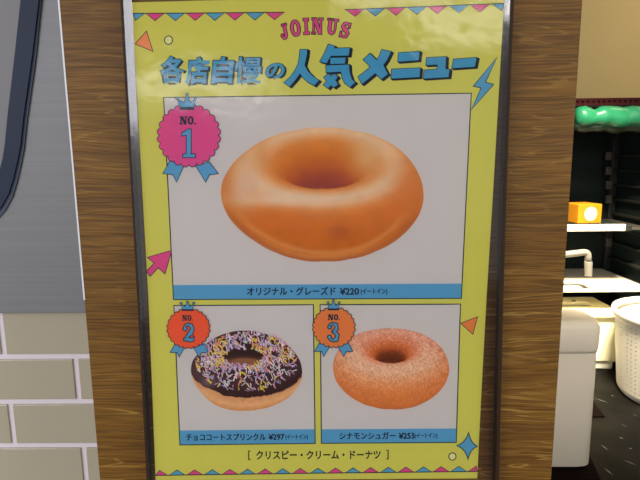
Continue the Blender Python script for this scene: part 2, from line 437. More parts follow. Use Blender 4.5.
# ------------------------------------------------------------------ utility sink, faucet
M_sink = mat('cream_plastic', (252, 244, 208), 0.4, noise=0.015, nscale=6)
SF = 2.92
zr = at(590, 313, SF).z
sxr = at(619, 330, SF).x
sxl = 0.85; SBK = SF + 0.38
sink = thing('utility_sink', ((sxl + sxr) / 2, (SF + SBK) / 2, FLOOR), 'cream plastic utility sink on the floor under the rack', 'sink')
m = MB(); rimh = 0.035; th = 0.045
m.box((sxl, SF, zr - 0.40 if zr - 0.40 > FLOOR + 0.06 else FLOOR + 0.06), (sxr, SF + th, zr - 0.002), 0.008)
zlow = max(zr - 0.40, FLOOR + 0.05)
m.box((sxl, SBK - th, zlow), (sxr, SBK, zr - 0.002), 0.008)
m.box((sxl, SF + 0.01, zlow), (sxl + th, SBK - 0.01, zr - 0.002), 0.008); m.box((sxr - th, SF + 0.01, zlow), (sxr, SBK - 0.01, zr - 0.002), 0.008)
m.box((sxl + 0.01, SF + 0.01, zr - 0.20), (sxr - 0.01, SBK - 0.01, zr - 0.17))
m.build('basin', M_sink, sink)
m = MB()
for lo, hi in (((sxl - 0.02, SF - 0.022), (sxr + 0.02, SF + 0.16)), ((sxl - 0.02, SBK - 0.13), (sxr + 0.02, SBK + 0.01)), ((sxl - 0.02, SF + 0.15), (sxl + 0.08, SBK - 0.12)), ((sxr - 0.10, SF + 0.15), (sxr + 0.02, SBK - 0.12))):
    m.box((lo[0], lo[1], zr - 0.028), (hi[0], hi[1], zr), 0.009, seg=3)
m.build('rim', M_sink, sink)
MB().box((sxl + 0.01, SF + 0.012, FLOOR + 0.001), (sxr - 0.012, SBK - 0.02, zlow + 0.004), 0.012).build('plinth', mat('white_plinth', (226, 222, 210), 0.5, noise=0.03), sink)
o1 = at(574, 299.5, SBK - 0.1)
om = MB(); n = 16
om.add([Vector((o1.x + 0.014 * math.cos(i * 2 * math.pi / n), SBK - 0.10 + 0.016 * math.sin(i * 2 * math.pi / n), zr + 0.0012)) for i in range(n)], [list(range(n))])
om.build('overflow_slot', mat('black_slot', (18, 18, 18), 0.6), sink, solid=0.002, label='small black slot')

M_pipe = mat('white_pipe', (122, 118, 110), 0.35, noise=0.02)
TY = SF + 0.004
fa, fb, fc, fd = at(530, 258.5, TY), at(588, 251.8, TY), at(588.3, 262, TY), at(588.3, 276, TY)
fbase = Vector((fa.x - 0.03, TY, zr + 0.001))
fct = thing('faucet', fbase, 'white L-shaped faucet pipe above the utility sink', 'faucet')
def arc(p, c, q, n=6):
    return [p * (1 - s) ** 2 + c * 2 * s * (1 - s) + q * s ** 2 for s in [i / n for i in range(n + 1)]]
corner1 = Vector((fbase.x, TY, fa.z - 0.002)); cA = fb
MB().tube([fbase, corner1 - Vector((0, 0, 0.05))] + arc(corner1 - Vector((0, 0, 0.04)), corner1, corner1 + (fb - corner1).normalized() * 0.04) + arc(fb + (corner1 - fb).normalized() * 0.03, fb, fb + (fc - fb).normalized() * 0.03) + [fc], 0.0205, 16).build('spout', M_pipe, fct, smooth=True)
MB().tube([fc - Vector((0, 0, -0.004)), fc - Vector((0, 0, -0.001)), fc, fd + Vector((0, 0, 0.004)), fd], [0.021, 0.0245, 0.0245, 0.0225, 0.021], 16).build('nozzle', M_pipe, fct)
MB().tube([fbase, fbase + Vector((0, 0, 0.02))], 0.0225, 16).build('faucet_base', M_pipe, fct)

# ------------------------------------------------------------------ white bin in front
def rrect(cx, cy, hx, hy, r, z, n=6):
    out = []
    for (sx, sy, a0) in ((1, -1, -90), (1, 1, 0), (-1, 1, 90), (-1, -1, 180)):
        for i in range(n + 1):
            a = math.radians(a0 + 90 * i / n)
            out.append(Vector((cx + sx * (hx - r) + r * math.cos(a), cy + sy * (hy - r) + r * math.sin(a), z)))
    return out
def loft(m, secs, cap0=True, cap1=True, mi=0):
    n = len(secs[0]); v = [p for s in secs for p in s]; f = []
    for i in range(len(secs) - 1):
        for k in range(n): f.append([i * n + k, i * n + (k + 1) % n, (i + 1) * n + (k + 1) % n, (i + 1) * n + k])
    if cap0: f.append(list(range(n))[::-1])
    if cap1: f.append([(len(secs) - 1) * n + k for k in range(n)])
    return m.add(v, f, mi)
M_bin = mat('off_white_bin', (250, 236, 214), 0.42, noise=0.012, nscale=5)
q = atz(575, 470, FLOOR + 0.012); BY = q.y
btop = at(590, 320, BY).z
xb_bot = at(594.3, 455, BY).x; xb_mid = at(599.6, 352, BY).x; xb_top = at(602.3, 330, BY).x
bxl = 0.66; bd = 0.085
bc = (bxl + xb_bot) / 2
def bsec(xr2, dy, r, z): return rrect((bxl + xr2) / 2, BY + bd, (xr2 - bxl) / 2, bd + dy, r, z)
bin_ = thing('waste_bin', (bc, BY + bd, FLOOR), 'tall off-white plastic bin close behind the pillar', 'bin')
z35 = at(590, 351, BY).z
m = MB(); loft(m, [bsec(xb_bot - 0.02, -0.02, 0.05, FLOOR + 0.0135), bsec(xb_bot, 0, 0.055, FLOOR + 0.03), bsec(xb_bot * .4 + xb_mid * .6, 0.012, 0.055, FLOOR + 0.45), bsec(xb_mid, 0.016, 0.055, z35), bsec(xb_mid, 0.016, 0.055, z35 + 0.02)])
m.build('bin_body', M_bin, bin_, smooth=True)
m = MB(); loft(m, [bsec(xb_mid + 0.002, 0.018, 0.055, z35 - 0.004), bsec(xb_top, 0.026, 0.06, z35 + 0.012), bsec(xb_top + 0.002, 0.026, 0.06, btop - 0.035), bsec(xb_top - 0.012, 0.016, 0.055, btop - 0.006), bsec(xb_top - 0.035, -0.006, 0.05, btop), bsec(xb_top - 0.06, -0.03, 0.04, btop + 0.002)])
m.build('bin_lid', M_bin, bin_, smooth=True)
# thin dark slab for the bin's contact shadow, and a dark pointed slab behind
M_dark = mat('dark_floor_brown', (20, 12, 10), 0.85, spec=0.03, noise=0.1)  # dark brown of the bin's painted shadow and of the pointed slab
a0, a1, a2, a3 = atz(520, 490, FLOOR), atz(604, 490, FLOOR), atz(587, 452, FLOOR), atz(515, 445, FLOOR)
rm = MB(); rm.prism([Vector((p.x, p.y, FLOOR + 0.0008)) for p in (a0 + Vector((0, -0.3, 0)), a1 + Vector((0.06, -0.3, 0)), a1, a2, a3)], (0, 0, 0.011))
tag(rm.build('floor_dark', M_dark), 'dark brown painted shadow under the tall off-white bin', 'shadow patch')
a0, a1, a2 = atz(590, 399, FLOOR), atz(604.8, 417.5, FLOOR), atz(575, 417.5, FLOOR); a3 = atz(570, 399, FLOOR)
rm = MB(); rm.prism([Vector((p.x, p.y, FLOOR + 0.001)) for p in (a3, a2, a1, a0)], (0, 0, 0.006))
tag(rm.build('dark_floor_patch', M_dark), 'dark pointed patch on the floor poking out behind the off-white bin', 'shadow patch')

# ------------------------------------------------------------------ perforated laundry basket
M_bask = mat('white_basket', (226, 218, 204), 0.45, noise=0.02)
kc = Vector((at(676, 391, 2.55).x, 2.55, FLOOR + 0.002))
kl = at(622.5, 314, kc.y).x; rt = kc.x - kl
kzt = at(640, 313, kc.y).z
bk = thing('laundry_basket', kc, 'round white perforated basket on the dark floor right of the sink', 'basket')
nt, nz = 198, 76
m = MB(); v = []
def brad(f): return rt * (0.86 + 0.12 * f) - 0.05 * rt * max(0, (0.08 - f) / 0.08) ** 2
for j in range(nz + 1):
    f = j / nz
    for i in range(nt):
        a = 2 * math.pi * i / nt
        v.append(kc + Vector((brad(f) * math.cos(a), brad(f) * math.sin(a), 0.004 + f * (kzt - kc.z - 0.03))))
fs = []
for j in range(nz):
    for i in range(nt):
        if 6 <= j < nz - 3 and j % 4 == 1 and i % 3 == 0 and (i // 3) % 11 != 0: continue
        fs.append([j * nt + i, j * nt + (i + 1) % nt, (j + 1) * nt + (i + 1) % nt, (j + 1) * nt + i])
fs.append([i for i in range(nt)][::-1])
m.add(v, fs); m.build('basket_wall', M_bask, bk, smooth=False, solid=0.006)
MB().tube([kc + Vector((0, 0, 0.012)), kc + Vector((0, 0, 0.10)), kc + Vector((0, 0, 0.68 * (kzt - kc.z)))], [rt * 0.83, rt * 0.85, rt * 0.93], 40, cap=False).build('hole_darkener', mat('hole_darkener_grey', (96, 86, 74), 0.8, noise=0.05), bk, smooth=True, solid=0.003)  # unseen dark cylinder, added so the holes in the wall look dark
m = MB(); ring = []
N_ = 64
prof = [(0.97, -0.045), (1.02, -0.04), (1.045, -0.012), (1.03, 0.0), (0.99, 0.002), (0.955, -0.008), (0.955, -0.035)]
vv = [kc + Vector((rt * pr * math.cos(2 * math.pi * i / N_), rt * pr * math.sin(2 * math.pi * i / N_), kzt - kc.z + pz)) for pr, pz in prof for i in range(N_)]
np_ = len(prof)
m.add(vv, [[k * N_ + i, k * N_ + (i + 1) % N_, ((k + 1) % np_) * N_ + (i + 1) % N_, ((k + 1) % np_) * N_ + i] for k in range(np_) for i in range(N_)])
m.build('basket_rim', M_bask, bk, smooth=True)

# ------------------------------------------------------------------ the menu poster
I_yellow = ink('yellow_paper', (176, 172, 76), 0.015)
I_white = ink('white_print', (173, 168, 166), 0.012)
I_blue = ink('blue_ink', (72, 132, 168))
I_navy = ink('navy_ink', (22, 34, 52))
I_mag = ink('magenta_ink', (184, 60, 116))
I_red = ink('vermilion_ink', (198, 74, 42))
I_orange = ink('orange_ink', (190, 106, 56))
I_salmon = ink('salmon_ink', (200, 118, 76))
I_pale = ink('pale_yellow_ink', (188, 184, 126))
I_black = ink('black_ink', (34, 32, 34))
LAYER = 0.00005
def Pt(u, v, layer): return at(u, v, -layer * LAYER)

def inflate(poly, d):
    """offset a closed pixel polygon outwards by d"""
    n = len(poly); A = sum(poly[i][0] * poly[(i + 1) % n][1] - poly[(i + 1) % n][0] * poly[i][1] for i in range(n))
    sg = 1 if A > 0 else -1; out = []
    for i in range(n):
        p0, p1, p2 = poly[i - 1], poly[i], poly[(i + 1) % n]
        a = (p1[0] - p0[0], p1[1] - p0[1]); c = (p2[0] - p1[0], p2[1] - p1[1])
        la, lc = math.hypot(*a) or 1, math.hypot(*c) or 1
        n1 = (a[1] / la * sg, -a[0] / la * sg); n2 = (c[1] / lc * sg, -c[0] / lc * sg)
        mx, my = n1[0] + n2[0], n1[1] + n2[1]; q = mx * mx + my * my
        s = min(2 * d / q, 1.8 * d / math.sqrt(q)) if q > 1e-6 else d
        out.append((p1[0] + mx * s, p1[1] + my * s))
    return out
class Art:
    """flat printed artwork traced on the sheet"""
    def __init__(s): s.mb = MB()
    def poly(s, poly, layer, mi=0):
        pts = [Pt(u, v, layer) for u, v in poly]; n = len(pts)
        A = sum(poly[i][0] * poly[(i + 1) % n][1] - poly[(i + 1) % n][0] * poly[i][1] for i in range(n))
        s.mb.add(pts, [list(range(n)) if A < 0 else list(range(n))[::-1]], mi); return s
    def lined(s, poly, layer, fill=0, line=1, w=0.45):
        s.poly(inflate(poly, w), layer, line); s.poly(inflate(poly, -w * 0.5), layer + 1, fill); return s
    def mesh(s, verts, faces, layer, mi=0):
        s.mb.add([Pt(u, v, layer) for u, v in verts], faces, mi); return s
    def build(s, name, mats, parent, **kw): return s.mb.build(name, mats, parent, **kw)

# glyphs of the built-in typeface, as flat meshes
_fc = bpy.data.curves.new('type', 'FONT'); _fo = bpy.data.objects.new('type', _fc); COL.objects.link(_fo)
_fc.resolution_u = 3
def glyphs(text, offset=0.0):
    _fc.body = text; _fc.offset = offset
    bpy.context.view_layer.update()
    me = bpy.data.meshes.new_from_object(_fo.evaluated_get(bpy.context.evaluated_depsgraph_get()))
    v = [(p.co.x, p.co.y) for p in me.vertices]; f = [list(p.vertices) for p in me.polygons]
    bpy.data.meshes.remove(me); return v, f
def type_line(art, text, x0, x1, y0, y1, layer, mi=0, offset=0.0, dy=0.0, shift=(0, 0), skew=0.0):
    """text fitted to the pixel box x0..x1, y0(top)..y1(bottom); dy: rise of the right end"""
    v, f = glyphs(text)
    ax, bx = min(p[0] for p in v), max(p[0] for p in v); ay, by = min(p[1] for p in v), max(p[1] for p in v)
    if offset: v, f = glyphs(text, offset)
    vv = []
    for x, y in v:
        s = (x - ax) / (bx - ax); t = (y - ay) / (by - ay)
        vv.append((x0 + (x1 - x0) * s + skew * (t - .5) + shift[0], y1 + (y0 - y1) * t + dy * s + shift[1]))
    art.mesh(vv, f, layer, mi)

def stroke(path, widths):
    """closed polygon round a polyline with a width at each point"""
    n = len(path); w = widths if isinstance(widths, (list, tuple)) else [widths] * n
    Lp, Rp = [], []
    for i in range(n):
        a, c = path[max(i - 1, 0)], path[min(i + 1, n - 1)]
        dx, dy = c[0] - a[0], c[1] - a[1]; l = math.hypot(dx, dy) or 1
        nx, ny = -dy / l, dx / l
        Lp.append((path[i][0] + nx * w[i] / 2, path[i][1] + ny * w[i] / 2)); Rp.append((path[i][0] - nx * w[i] / 2, path[i][1] - ny * w[i] / 2))
    return Lp + Rp[::-1]
def ell(cx, cy, rx, ry, n=28, a0=0, a1=360):
    full = abs(a1 - a0) >= 360
    return [(cx + rx * math.cos(math.radians(a0 + (a1 - a0) * i / (n if full else n - 1))), cy + ry * math.sin(math.radians(a0 + (a1 - a0) * i / (n if full else n - 1)))) for i in range(n)]

poster = thing('menu_poster', at(318, 479, 0), 'yellow menu poster with three pictured doughnuts inside the clear sleeve', 'poster')
S_TL, S_TR, S_BR, S_BL = (131.6, 2.4), (504.6, -7.5), (477.2, 478.4), (155.6, 480.4)
m = MB()
el = [(131.6, 2.4), (137.2, 100), (142.8, 200), (148.4, 300), (152.6, 400), (155.6, 480.4)]
er = [(504.6, -7.5), (498.4, 100), (492.6, 200), (486.4, 300), (481.0, 400), (477.2, 478.4)]
lp = [at(u, v, 0) for u, v in el]; rp = [at(u, v, 0) for u, v in er]
loop = lp + rp[::-1]; m.prism(loop, (0, 0.0003, 0))
m.build('sheet', I_yellow, poster)

# bunting along the top and the bottom
def flags(tips, lines, ups, cut, half, layer, first):
    a = Art()
    for i, (tx, ty) in enumerate(tips):
        yl = lines(tx)
        p = [(max(cut[0], tx - half), lines(tx - half)), (min(cut[1], tx + half), lines(tx + half))]
        if tx + half > cut[1] or tx - half < cut[0]:
            tx = min(max(tx, cut[0]), cut[1]); 
        p.append((tx, ty))
        a.lined(p, layer, (i + first) % 2, 2, 0.4)
    return a
top_l = lambda x: 13.4 - (x - 133) * 0.0075
tl = [(135.3, 20.4), (155, 20.6), (175.4, 20.6), (195.3, 20.4), (215, 20.4), (235, 20.2), (255, 20), (274.6, 19.6)]
a = flags(tl, top_l, False, (132.9, 600), 9.4, 2, 1)
a.poly(stroke([(132.6, 13.4), (210, 12.9), (284.5, 12.2)], 0.9), 4, 2)
top_r = lambda x: 9.6 - (x - 345) * 0.0385
tr = [(355, 16.4), (375.4, 16.0), (396, 15.4), (417, 14.4), (437.4, 13.6), (459, 12.8), (480, 11.8), (502, 10.8)]
b2 = flags(tr, top_r, False, (0, 503.8), 9.6, 2, 0)
a.mb.add(b2.mb.v, b2.mb.f, 0); a.mb.m[-len(b2.mb.m):] = b2.mb.m
a.poly(stroke([(344.6, 9.6), (420, 6.7), (504, 3.4)], 0.9), 4, 2)
a.build('bunting', [I_mag, I_blue, I_navy], poster, label='magenta and blue printed flags hanging from the top line')
bot = lambda x: 475.4 - (x - 155) * 0.0125
tb = [(159.5 + 17.6 * i, 470.4 - 0.245 * i * 0.95) for i in range(19)]
a = flags(tb, bot, True, (155.5, 477.2), 8.2, 2, 0)
a.poly(stroke([(155.4, 475.4), (316, 473.2), (477.2, 471.5)], 0.9), 4, 2)
a.build('bunting', [I_mag, I_blue, I_navy], poster, label='magenta and blue printed flags standing on the bottom line')

# small printed ornaments
def ornament(name, poly, m_, w=0.5):
    Art().lined(poly, 2, 0, 1, w).build(name, [m_, I_navy], poster)
ornament('printed_triangle', [(146.5, 31.2), (152.9, 51.3), (135.2, 43.8)], I_salmon)
ornament('printed_triangle', [(460.9, 323.2), (477.6, 316.8), (472.8, 334.2)], I_orange)
ornament('printed_circle', ell(168.5, 40.1, 4.0, 4.2), I_pale)
ornament('printed_circle', ell(452.4, 456.5, 3.6, 3.6), I_pale)
ornament('printed_lightning', [(497.3, 57), (473.3, 86.2), (481.3, 87.8), (471.2, 110), (493.6, 84.4), (485.4, 82.2)], I_blue)
ornament('printed_arrow', [(171.7, 250.4), (147.6, 257.4), (154.3, 263.2), (146.4, 271.4), (150.3, 276.2), (158.2, 267.6), (165, 273.8)], I_mag)
star = []
for (c, t) in (((468.7, 432), None), ((477.4, 446.4), None), ((468.0, 459.8), None), ((456.8, 445.6), None)):
    star.append(c)
cen = (468.1, 445.9); sp = []
for i in range(4):
    p, q = star[i], star[(i + 1) % 4]; mid = (cen[0] + ((p[0] + q[0]) / 2 - cen[0]) * 0.42, cen[1] + ((p[1] + q[1]) / 2 - cen[1]) * 0.42)
    for s in [k / 6 for k in range(6)]:
        sp.append((p[0] * (1 - s) ** 2 + mid[0] * 2 * s * (1 - s) + q[0] * s * s, p[1] * (1 - s) ** 2 + mid[1] * 2 * s * (1 - s) + q[1] * s * s))
ornament('printed_star', sp, I_blue)

# arched name over the headline, slab letters
def letter(ch):
    R = lambda a, b_, c, d: [(a, b_), (c, b_), (c, d), (a, d)]
    if ch == 'I': return [R(0, 0, 1, .15), R(0, .85, 1, 1), R(.28, .1, .72, .9)]
    if ch == 'N': return [R(.10, 0, .24, 1), R(.74, 0, .88, 1), [(.06, 1), (.42, 1), (.90, 0), (.62, 0)], R(0, 0, .36, .12), R(0, .88, .36, 1), R(.62, .88, 1, 1)]
    if ch == 'U': return [stroke([(.26, 1), (.26, .34), (.32, .17), (.50, .09), (.68, .17), (.76, .34), (.76, 1)], [.30, .30, .26, .18, .16, .15, .15]), R(0, .88, .48, 1), R(.58, .88, 1, 1)]
    if ch == 'J': return [stroke([(.68, 1), (.68, .30), (.60, .15), (.42, .08), (.24, .14), (.20, .28)], [.36, .36, .26, .17, .2, .3]), R(.34, .87, 1, 1), ell(.2, .27, .19, .11, 14)]
    if ch == 'S': return [stroke([(.86, .70), (.78, .86), (.54, .94), (.26, .88), (.18, .72), (.34, .58), (.64, .47), (.84, .30), (.76, .13), (.48, .06), (.22, .13), (.12, .32)], [.08, .12, .13, .2, .28, .3, .3, .28, .2, .13, .12, .08]), R(.76, .66, .92, 1), R(.06, 0, .22, .36)]
    if ch == 'O':
        return [stroke([(.5 + .36 * math.cos(t), .5 + .43 * math.sin(t)) for t in [i * 2 * math.pi / 28 for i in range(29)]], [.14 + .18 * abs(math.cos(i * 2 * math.pi / 28)) for i in range(29)])]
a = Art()
for ch, cx, cy, w, h, ang in (('J', 284.0, 31.6, 7.8, 15.6, 12), ('O', 295.4, 28.2, 9.4, 16, 8), ('I', 306.2, 26.4, 5.6, 16.2, 3), ('N', 317.4, 26.0, 11.2, 16.2, -1), ('U', 332.4, 26.8, 11.0, 16.2, -7), ('S', 345.2, 30.0, 10.0, 15.8, -14)):
    ca, sa = math.cos(math.radians(ang)), math.sin(math.radians(ang))
    for pc in letter(ch):
        pp = []
        for x, y in pc:
            dx, dy = (x - .5) * w, -(y - .5) * h
            pp.append((cx + dx * ca + dy * sa, cy - dx * sa + dy * ca))
        a.poly(inflate(pp, 0.62), 2, 1); a.poly(inflate(pp, -0.12), 3, 0)
a.build('arched_lettering', [I_mag, I_navy], poster, label='small arched magenta lettering above the headline')

# headline
def cr(ox, oy, s, pts): return [(ox + x / s, oy + y / s) for x, y in pts]
big = [cr(225, 30, 6.4, [(482, 126), (526, 126), (522, 165), (508, 225), (530, 265), (565, 300), (600, 322), (571, 354), (530, 332), (500, 305), (480, 275), (455, 312), (412, 360), (380, 337), (420, 300), (452, 255), (470, 215), (478, 170)]),
       cr(305, 30, 6.4, [(150, 92), (190, 104), (184, 118), (286, 115), (279, 162), (165, 165), (138, 212), (97, 201), (125, 150)]),
       cr(305, 30, 6.4, [(163, 179), (259, 177), (254, 214), (163, 216)]),
       cr(305, 30, 6.4, [(135, 228), (281, 222), (284, 270), (300, 318), (320, 335), (288, 364), (255, 340), (238, 302), (232, 266), (137, 271)]),
       cr(305, 30, 6.4, [(122, 302), (150, 281), (168, 297), (190, 281), (210, 300), (192, 320), (210, 348), (185, 367), (165, 352), (148, 372), (120, 352), (139, 328)]),
       cr(305, 30, 6.4, [(492, 126), (549, 139), (525, 190), (500, 225), (529, 281), (488, 314), (450, 275), (365, 344), (341, 300), (405, 250), (420, 234), (374, 190), (415, 151), (458, 195), (475, 170)]),
       cr(320, 0, 3.2, [(252, 169.5), (318, 165), (315, 192), (250, 197)]), cr(320, 0, 3.2, [(230, 222), (320, 218), (318, 246), (228, 251)]),
       cr(320, 0, 3.2, [(342, 185), (403, 182), (401, 222), (414, 222), (411, 246), (332, 251), (334, 225), (375, 222), (377, 206), (340, 208)]),
       cr(320, 0, 3.2, [(428, 190), (501, 185), (495, 213), (423, 218)])]
a = Art()
for pl in big:
    for k in range(7):
        sh = k / 6
        a.poly([(x + 2.4 * sh, y + 1.5 * sh) for x, y in inflate(pl, 0.75)], 2, 1)
    a.poly(inflate(pl, 0.1), 4, 0)
I_head = ink('headline_blue', (52, 126, 164))
small = [('各', 161.6, 183, 57, 82.2, .5), ('店', 186.6, 208, 58, 83, .5), ('自', 213.2, 232, 57.6, 82.6, 0), ('慢', 235, 261.4, 57.2, 83.2, 0), ('の', 266.4, 284, 63.6, 78, 1)]
for i, (ch, x0, x1, y0, y1, sk) in enumerate(small):
    for k in range(4):
        sh = k / 3
        type_line(a, ch, x0, x1, y0, y1, 2, 1, offset=0.058 if ch != '慢' else 0.042, shift=(1.5 * sh, 1.0 * sh), skew=2.2)
    type_line(a, ch, x0, x1, y0, y1, 4 + 0.02 * i, 0, offset=0.03 if ch != '慢' else 0.012, skew=2.2)
a.build('headline', [I_head, I_navy], poster, label='blue headline lettering with a dark drop shadow')

# picture panels
def bil(Q, s, t):
    (ax, ay), (bx, by), (cx, cy), (dx, dy) = Q     # TL TR BR BL
    return ((ax * (1 - s) + bx * s) * (1 - t) + (dx * (1 - s) + cx * s) * t, (ay * (1 - s) + by * s) * (1 - t) + (dy * (1 - s) + cy * s) * t)
def panel(Q, tb_, what, caption):
    p = bpy.data.objects.new('picture_panel', None); COL.objects.link(p); p.parent = poster; p.empty_display_size = 0.02
    p['label'] = what
    g = at(*bil(Q, .5, 1), 0) - wloc(poster); p.location = g
    e = [bil(Q, i / 8, 0) for i in range(9)] + [bil(Q, 1, i / 8) for i in range(1, 9)] + [bil(Q, 1 - i / 8, 1) for i in range(1, 9)] + [bil(Q, 0, 1 - i / 8) for i in range(1, 8)]
    Art().poly(inflate(e, 0.5), 2, 1).poly(inflate(e, -0.35), 3, 0).build('white_ground', [I_white, I_navy], p)
    bq = [bil(Q, 0, tb_), bil(Q, 1, tb_), Q[2], Q[3]]
    Art().poly(inflate(bq, -0.35), 4, 0).build('caption_bar', [I_blue], p, label='blue caption bar')
    c = Art()
    for (tx, x0, x1, y0, y1, off) in caption: 
            for sh in (-0.16, 0.16): type_line(c, tx, x0, x1, y0, y1, 5 + (sh > 0) * .1, 0, off, dy=-0.3, shift=(sh, sh * .5))
    c.build('caption', [I_navy], p)
    return p
P1 = panel([(163.6, 97.5), (471.3, 93.2), (461.4, 298.3), (173.5, 299.6)], 0.926, 'large panel picturing the glazed ring doughnut',
           [('オリジナル・グレーズド', 247.2, 335.4, 287.2, 295.4, .012), ('¥220', 340.2, 358.8, 288.2, 294.8, .02), ('(イートイン)', 360.8, 387.3, 288.8, 295.2, .006)])
P2 = panel([(173.9, 305.5), (313.4, 304.7), (315.2, 443.4), (179.9, 444.9)], 0.894, 'lower panel picturing the chocolate sprinkled doughnut',
           [('チョココートスプリンクル', 186.2, 265.6, 433.8, 440.6, .012), ('¥297', 268.8, 284.2, 434.2, 439.8, .02), ('(イートイン)', 285.6, 307.8, 434.6, 440.2, .006)])
P3 = panel([(320.1, 304.7), (460.5, 304.1), (456.3, 442.4), (321.4, 443.3)], 0.896, 'lower panel picturing the cinnamon sugar doughnut',
           [('シナモンシュガー', 339.6, 395.4, 432.4, 439.2, .012), ('¥253', 399, 414.2, 433, 438.8, .02), ('(イートイン)', 414.9, 437.2, 433.4, 439, .006)])
a = Art()
type_line(a, '[', 248.2, 250.6, 450.6, 460, 2, 0, .005)
type_line(a, 'クリスピー・クリーム・ドーナツ', 256.4, 380.4, 451.0, 459.2, 2, 0, .028, dy=-0.5)
type_line(a, ']', 386.2, 388.6, 450, 459.4, 2, 0, .005)
a.build('footer_lettering', [I_black], poster)

# printed doughnuts: what the camera of the print recorded, kept as ink colours
def interp_tab(x, tab):
    xs = np.array([t[0] for t in tab], float); cs = np.array([t[1] for t in tab], float)
    return np.stack([np.interp(x, xs, cs[:, k]) for k in range(3)], -1)
def torus_view(R, r, rv, e, sx, sy):
    se, ce = math.sin(e), math.cos(e)
    P = np.stack([sx, sy * se - 4 * ce * R, sy * ce + 4 * se * R], -1); D = np.array([0, ce, -se]); best = np.full(sx.shape, 1e9); bp = P.copy(); t = np.zeros(sx.shape)
    for _ in range(110):
        q = P + t[..., None] * D
        rho = np.hypot(q[..., 0], q[..., 1])
        d = np.sqrt((rho - R) ** 2 + (q[..., 2] * r / rv) ** 2) - r
        u = d < best; best = np.where(u, d, best); bp = np.where(u[..., None], q, bp)
        t = t + d * 0.55 * (rv / r)
    rho = np.hypot(bp[..., 0], bp[..., 1])
    phi = np.degrees(np.arctan2(bp[..., 2] / rv, (rho - R) / r)); phi = np.where(phi < -120, phi + 360, phi)
    th = np.degrees(np.arctan2(bp[..., 1], bp[..., 0]))
    return phi, th, bp
def smooth_noise(x, y, seed):
    g = np.random.RandomState(seed).rand(64, 64)
    xi, yi = np.floor(x).astype(int), np.floor(y).astype(int); fx, fy = x - xi, y - yi
    fx = fx * fx * (3 - 2 * fx); fy = fy * fy * (3 - 2 * fy)
    G = lambda a_, b_: g[a_ % 64, b_ % 64]
    return (G(xi, yi) * (1 - fx) + G(xi + 1, yi) * fx) * (1 - fy) + (G(xi, yi + 1) * (1 - fx) + G(xi + 1, yi + 1) * fx) * fy
def doughnut(name, parent, outline, center, R, r, rv, e, colour, label, ns=64, na=220, layer=4):
    cx, cy = center; ol = np.array(outline, float) - np.array(center)
    ang = np.arctan2(ol[:, 1], ol[:, 0]); o_ = np.argsort(ang); ang = ang[o_]; rad = np.hypot(ol[:, 0], ol[:, 1])[o_]
    A = np.linspace(-math.pi, math.pi, na, endpoint=False)
    rr = np.interp(A, np.concatenate([ang - 2 * math.pi, ang, ang + 2 * math.pi]), np.concatenate([rad] * 3))
    rr = (np.roll(rr, 1) + rr * 2 + np.roll(rr, -1)) / 4; rr = (np.roll(rr, 1) + rr * 2 + np.roll(rr, -1)) / 4
    # silhouette of the model ring in each direction
    se, ce = math.sin(e), math.cos(e); k = np.linspace(0, 2 * math.pi, 2000)
    # silhouette = ellipse offset along its normal by the tube's support width
    best = np.zeros(na)
    for psi in np.linspace(0, 2 * math.pi, 720):
        nx, ny = math.cos(psi), math.sin(psi)
        h = R * math.hypot(nx, ny * se) + math.hypot(r * math.hypot(nx, ny * se), rv * ny * ce)
        dd = np.cos(A) * nx + np.sin(A) * ny
        lim = np.where(dd > 0.05, h / np.maximum(dd, 0.05), 1e9)
        best = lim if psi == 0 else np.minimum(best, lim)
    S = np.linspace(0, 1, ns) ** 0.85
    ss, aa = np.meshgrid(S, A, indexing='ij')
    px = cx + ss * rr[None, :] * np.cos(aa); py = cy + ss * rr[None, :] * np.sin(aa)
    sx = ss * best[None, :] * np.cos(aa) * 0.995; sy = -ss * best[None, :] * np.sin(aa) * 0.995
    phi, th, bp = torus_view(R, r, rv, e, sx, sy)
    global SS
    SS = ss[..., None]
    c = colour(phi, th, px, py)
    c = np.clip(c, 0, 255) / 255; l = np.where(c <= 0.04045, c / 12.92, ((c + 0.055) / 1.055) ** 2.4) / K
    l = np.clip(l, 0, 0.98)
    m = MB()
    pts = [Pt(x, y, layer) for x, y in zip(px.ravel(), py.ravel())]
    fs = []
    for i in range(ns - 1):
        for j in range(na):
            j2 = (j + 1) % na
            fs.append([i * na + j, (i + 1) * na + j, (i + 1) * na + j2, i * na + j2] if i else [j, na + j, na + j2])
    m.add(pts, fs); m.c = np.concatenate([l.reshape(-1, 3), np.ones((ns * na, 1))], 1)
    return m.build(name, M_print, parent, label=label)
M_print = vcol_mat('printed_picture')

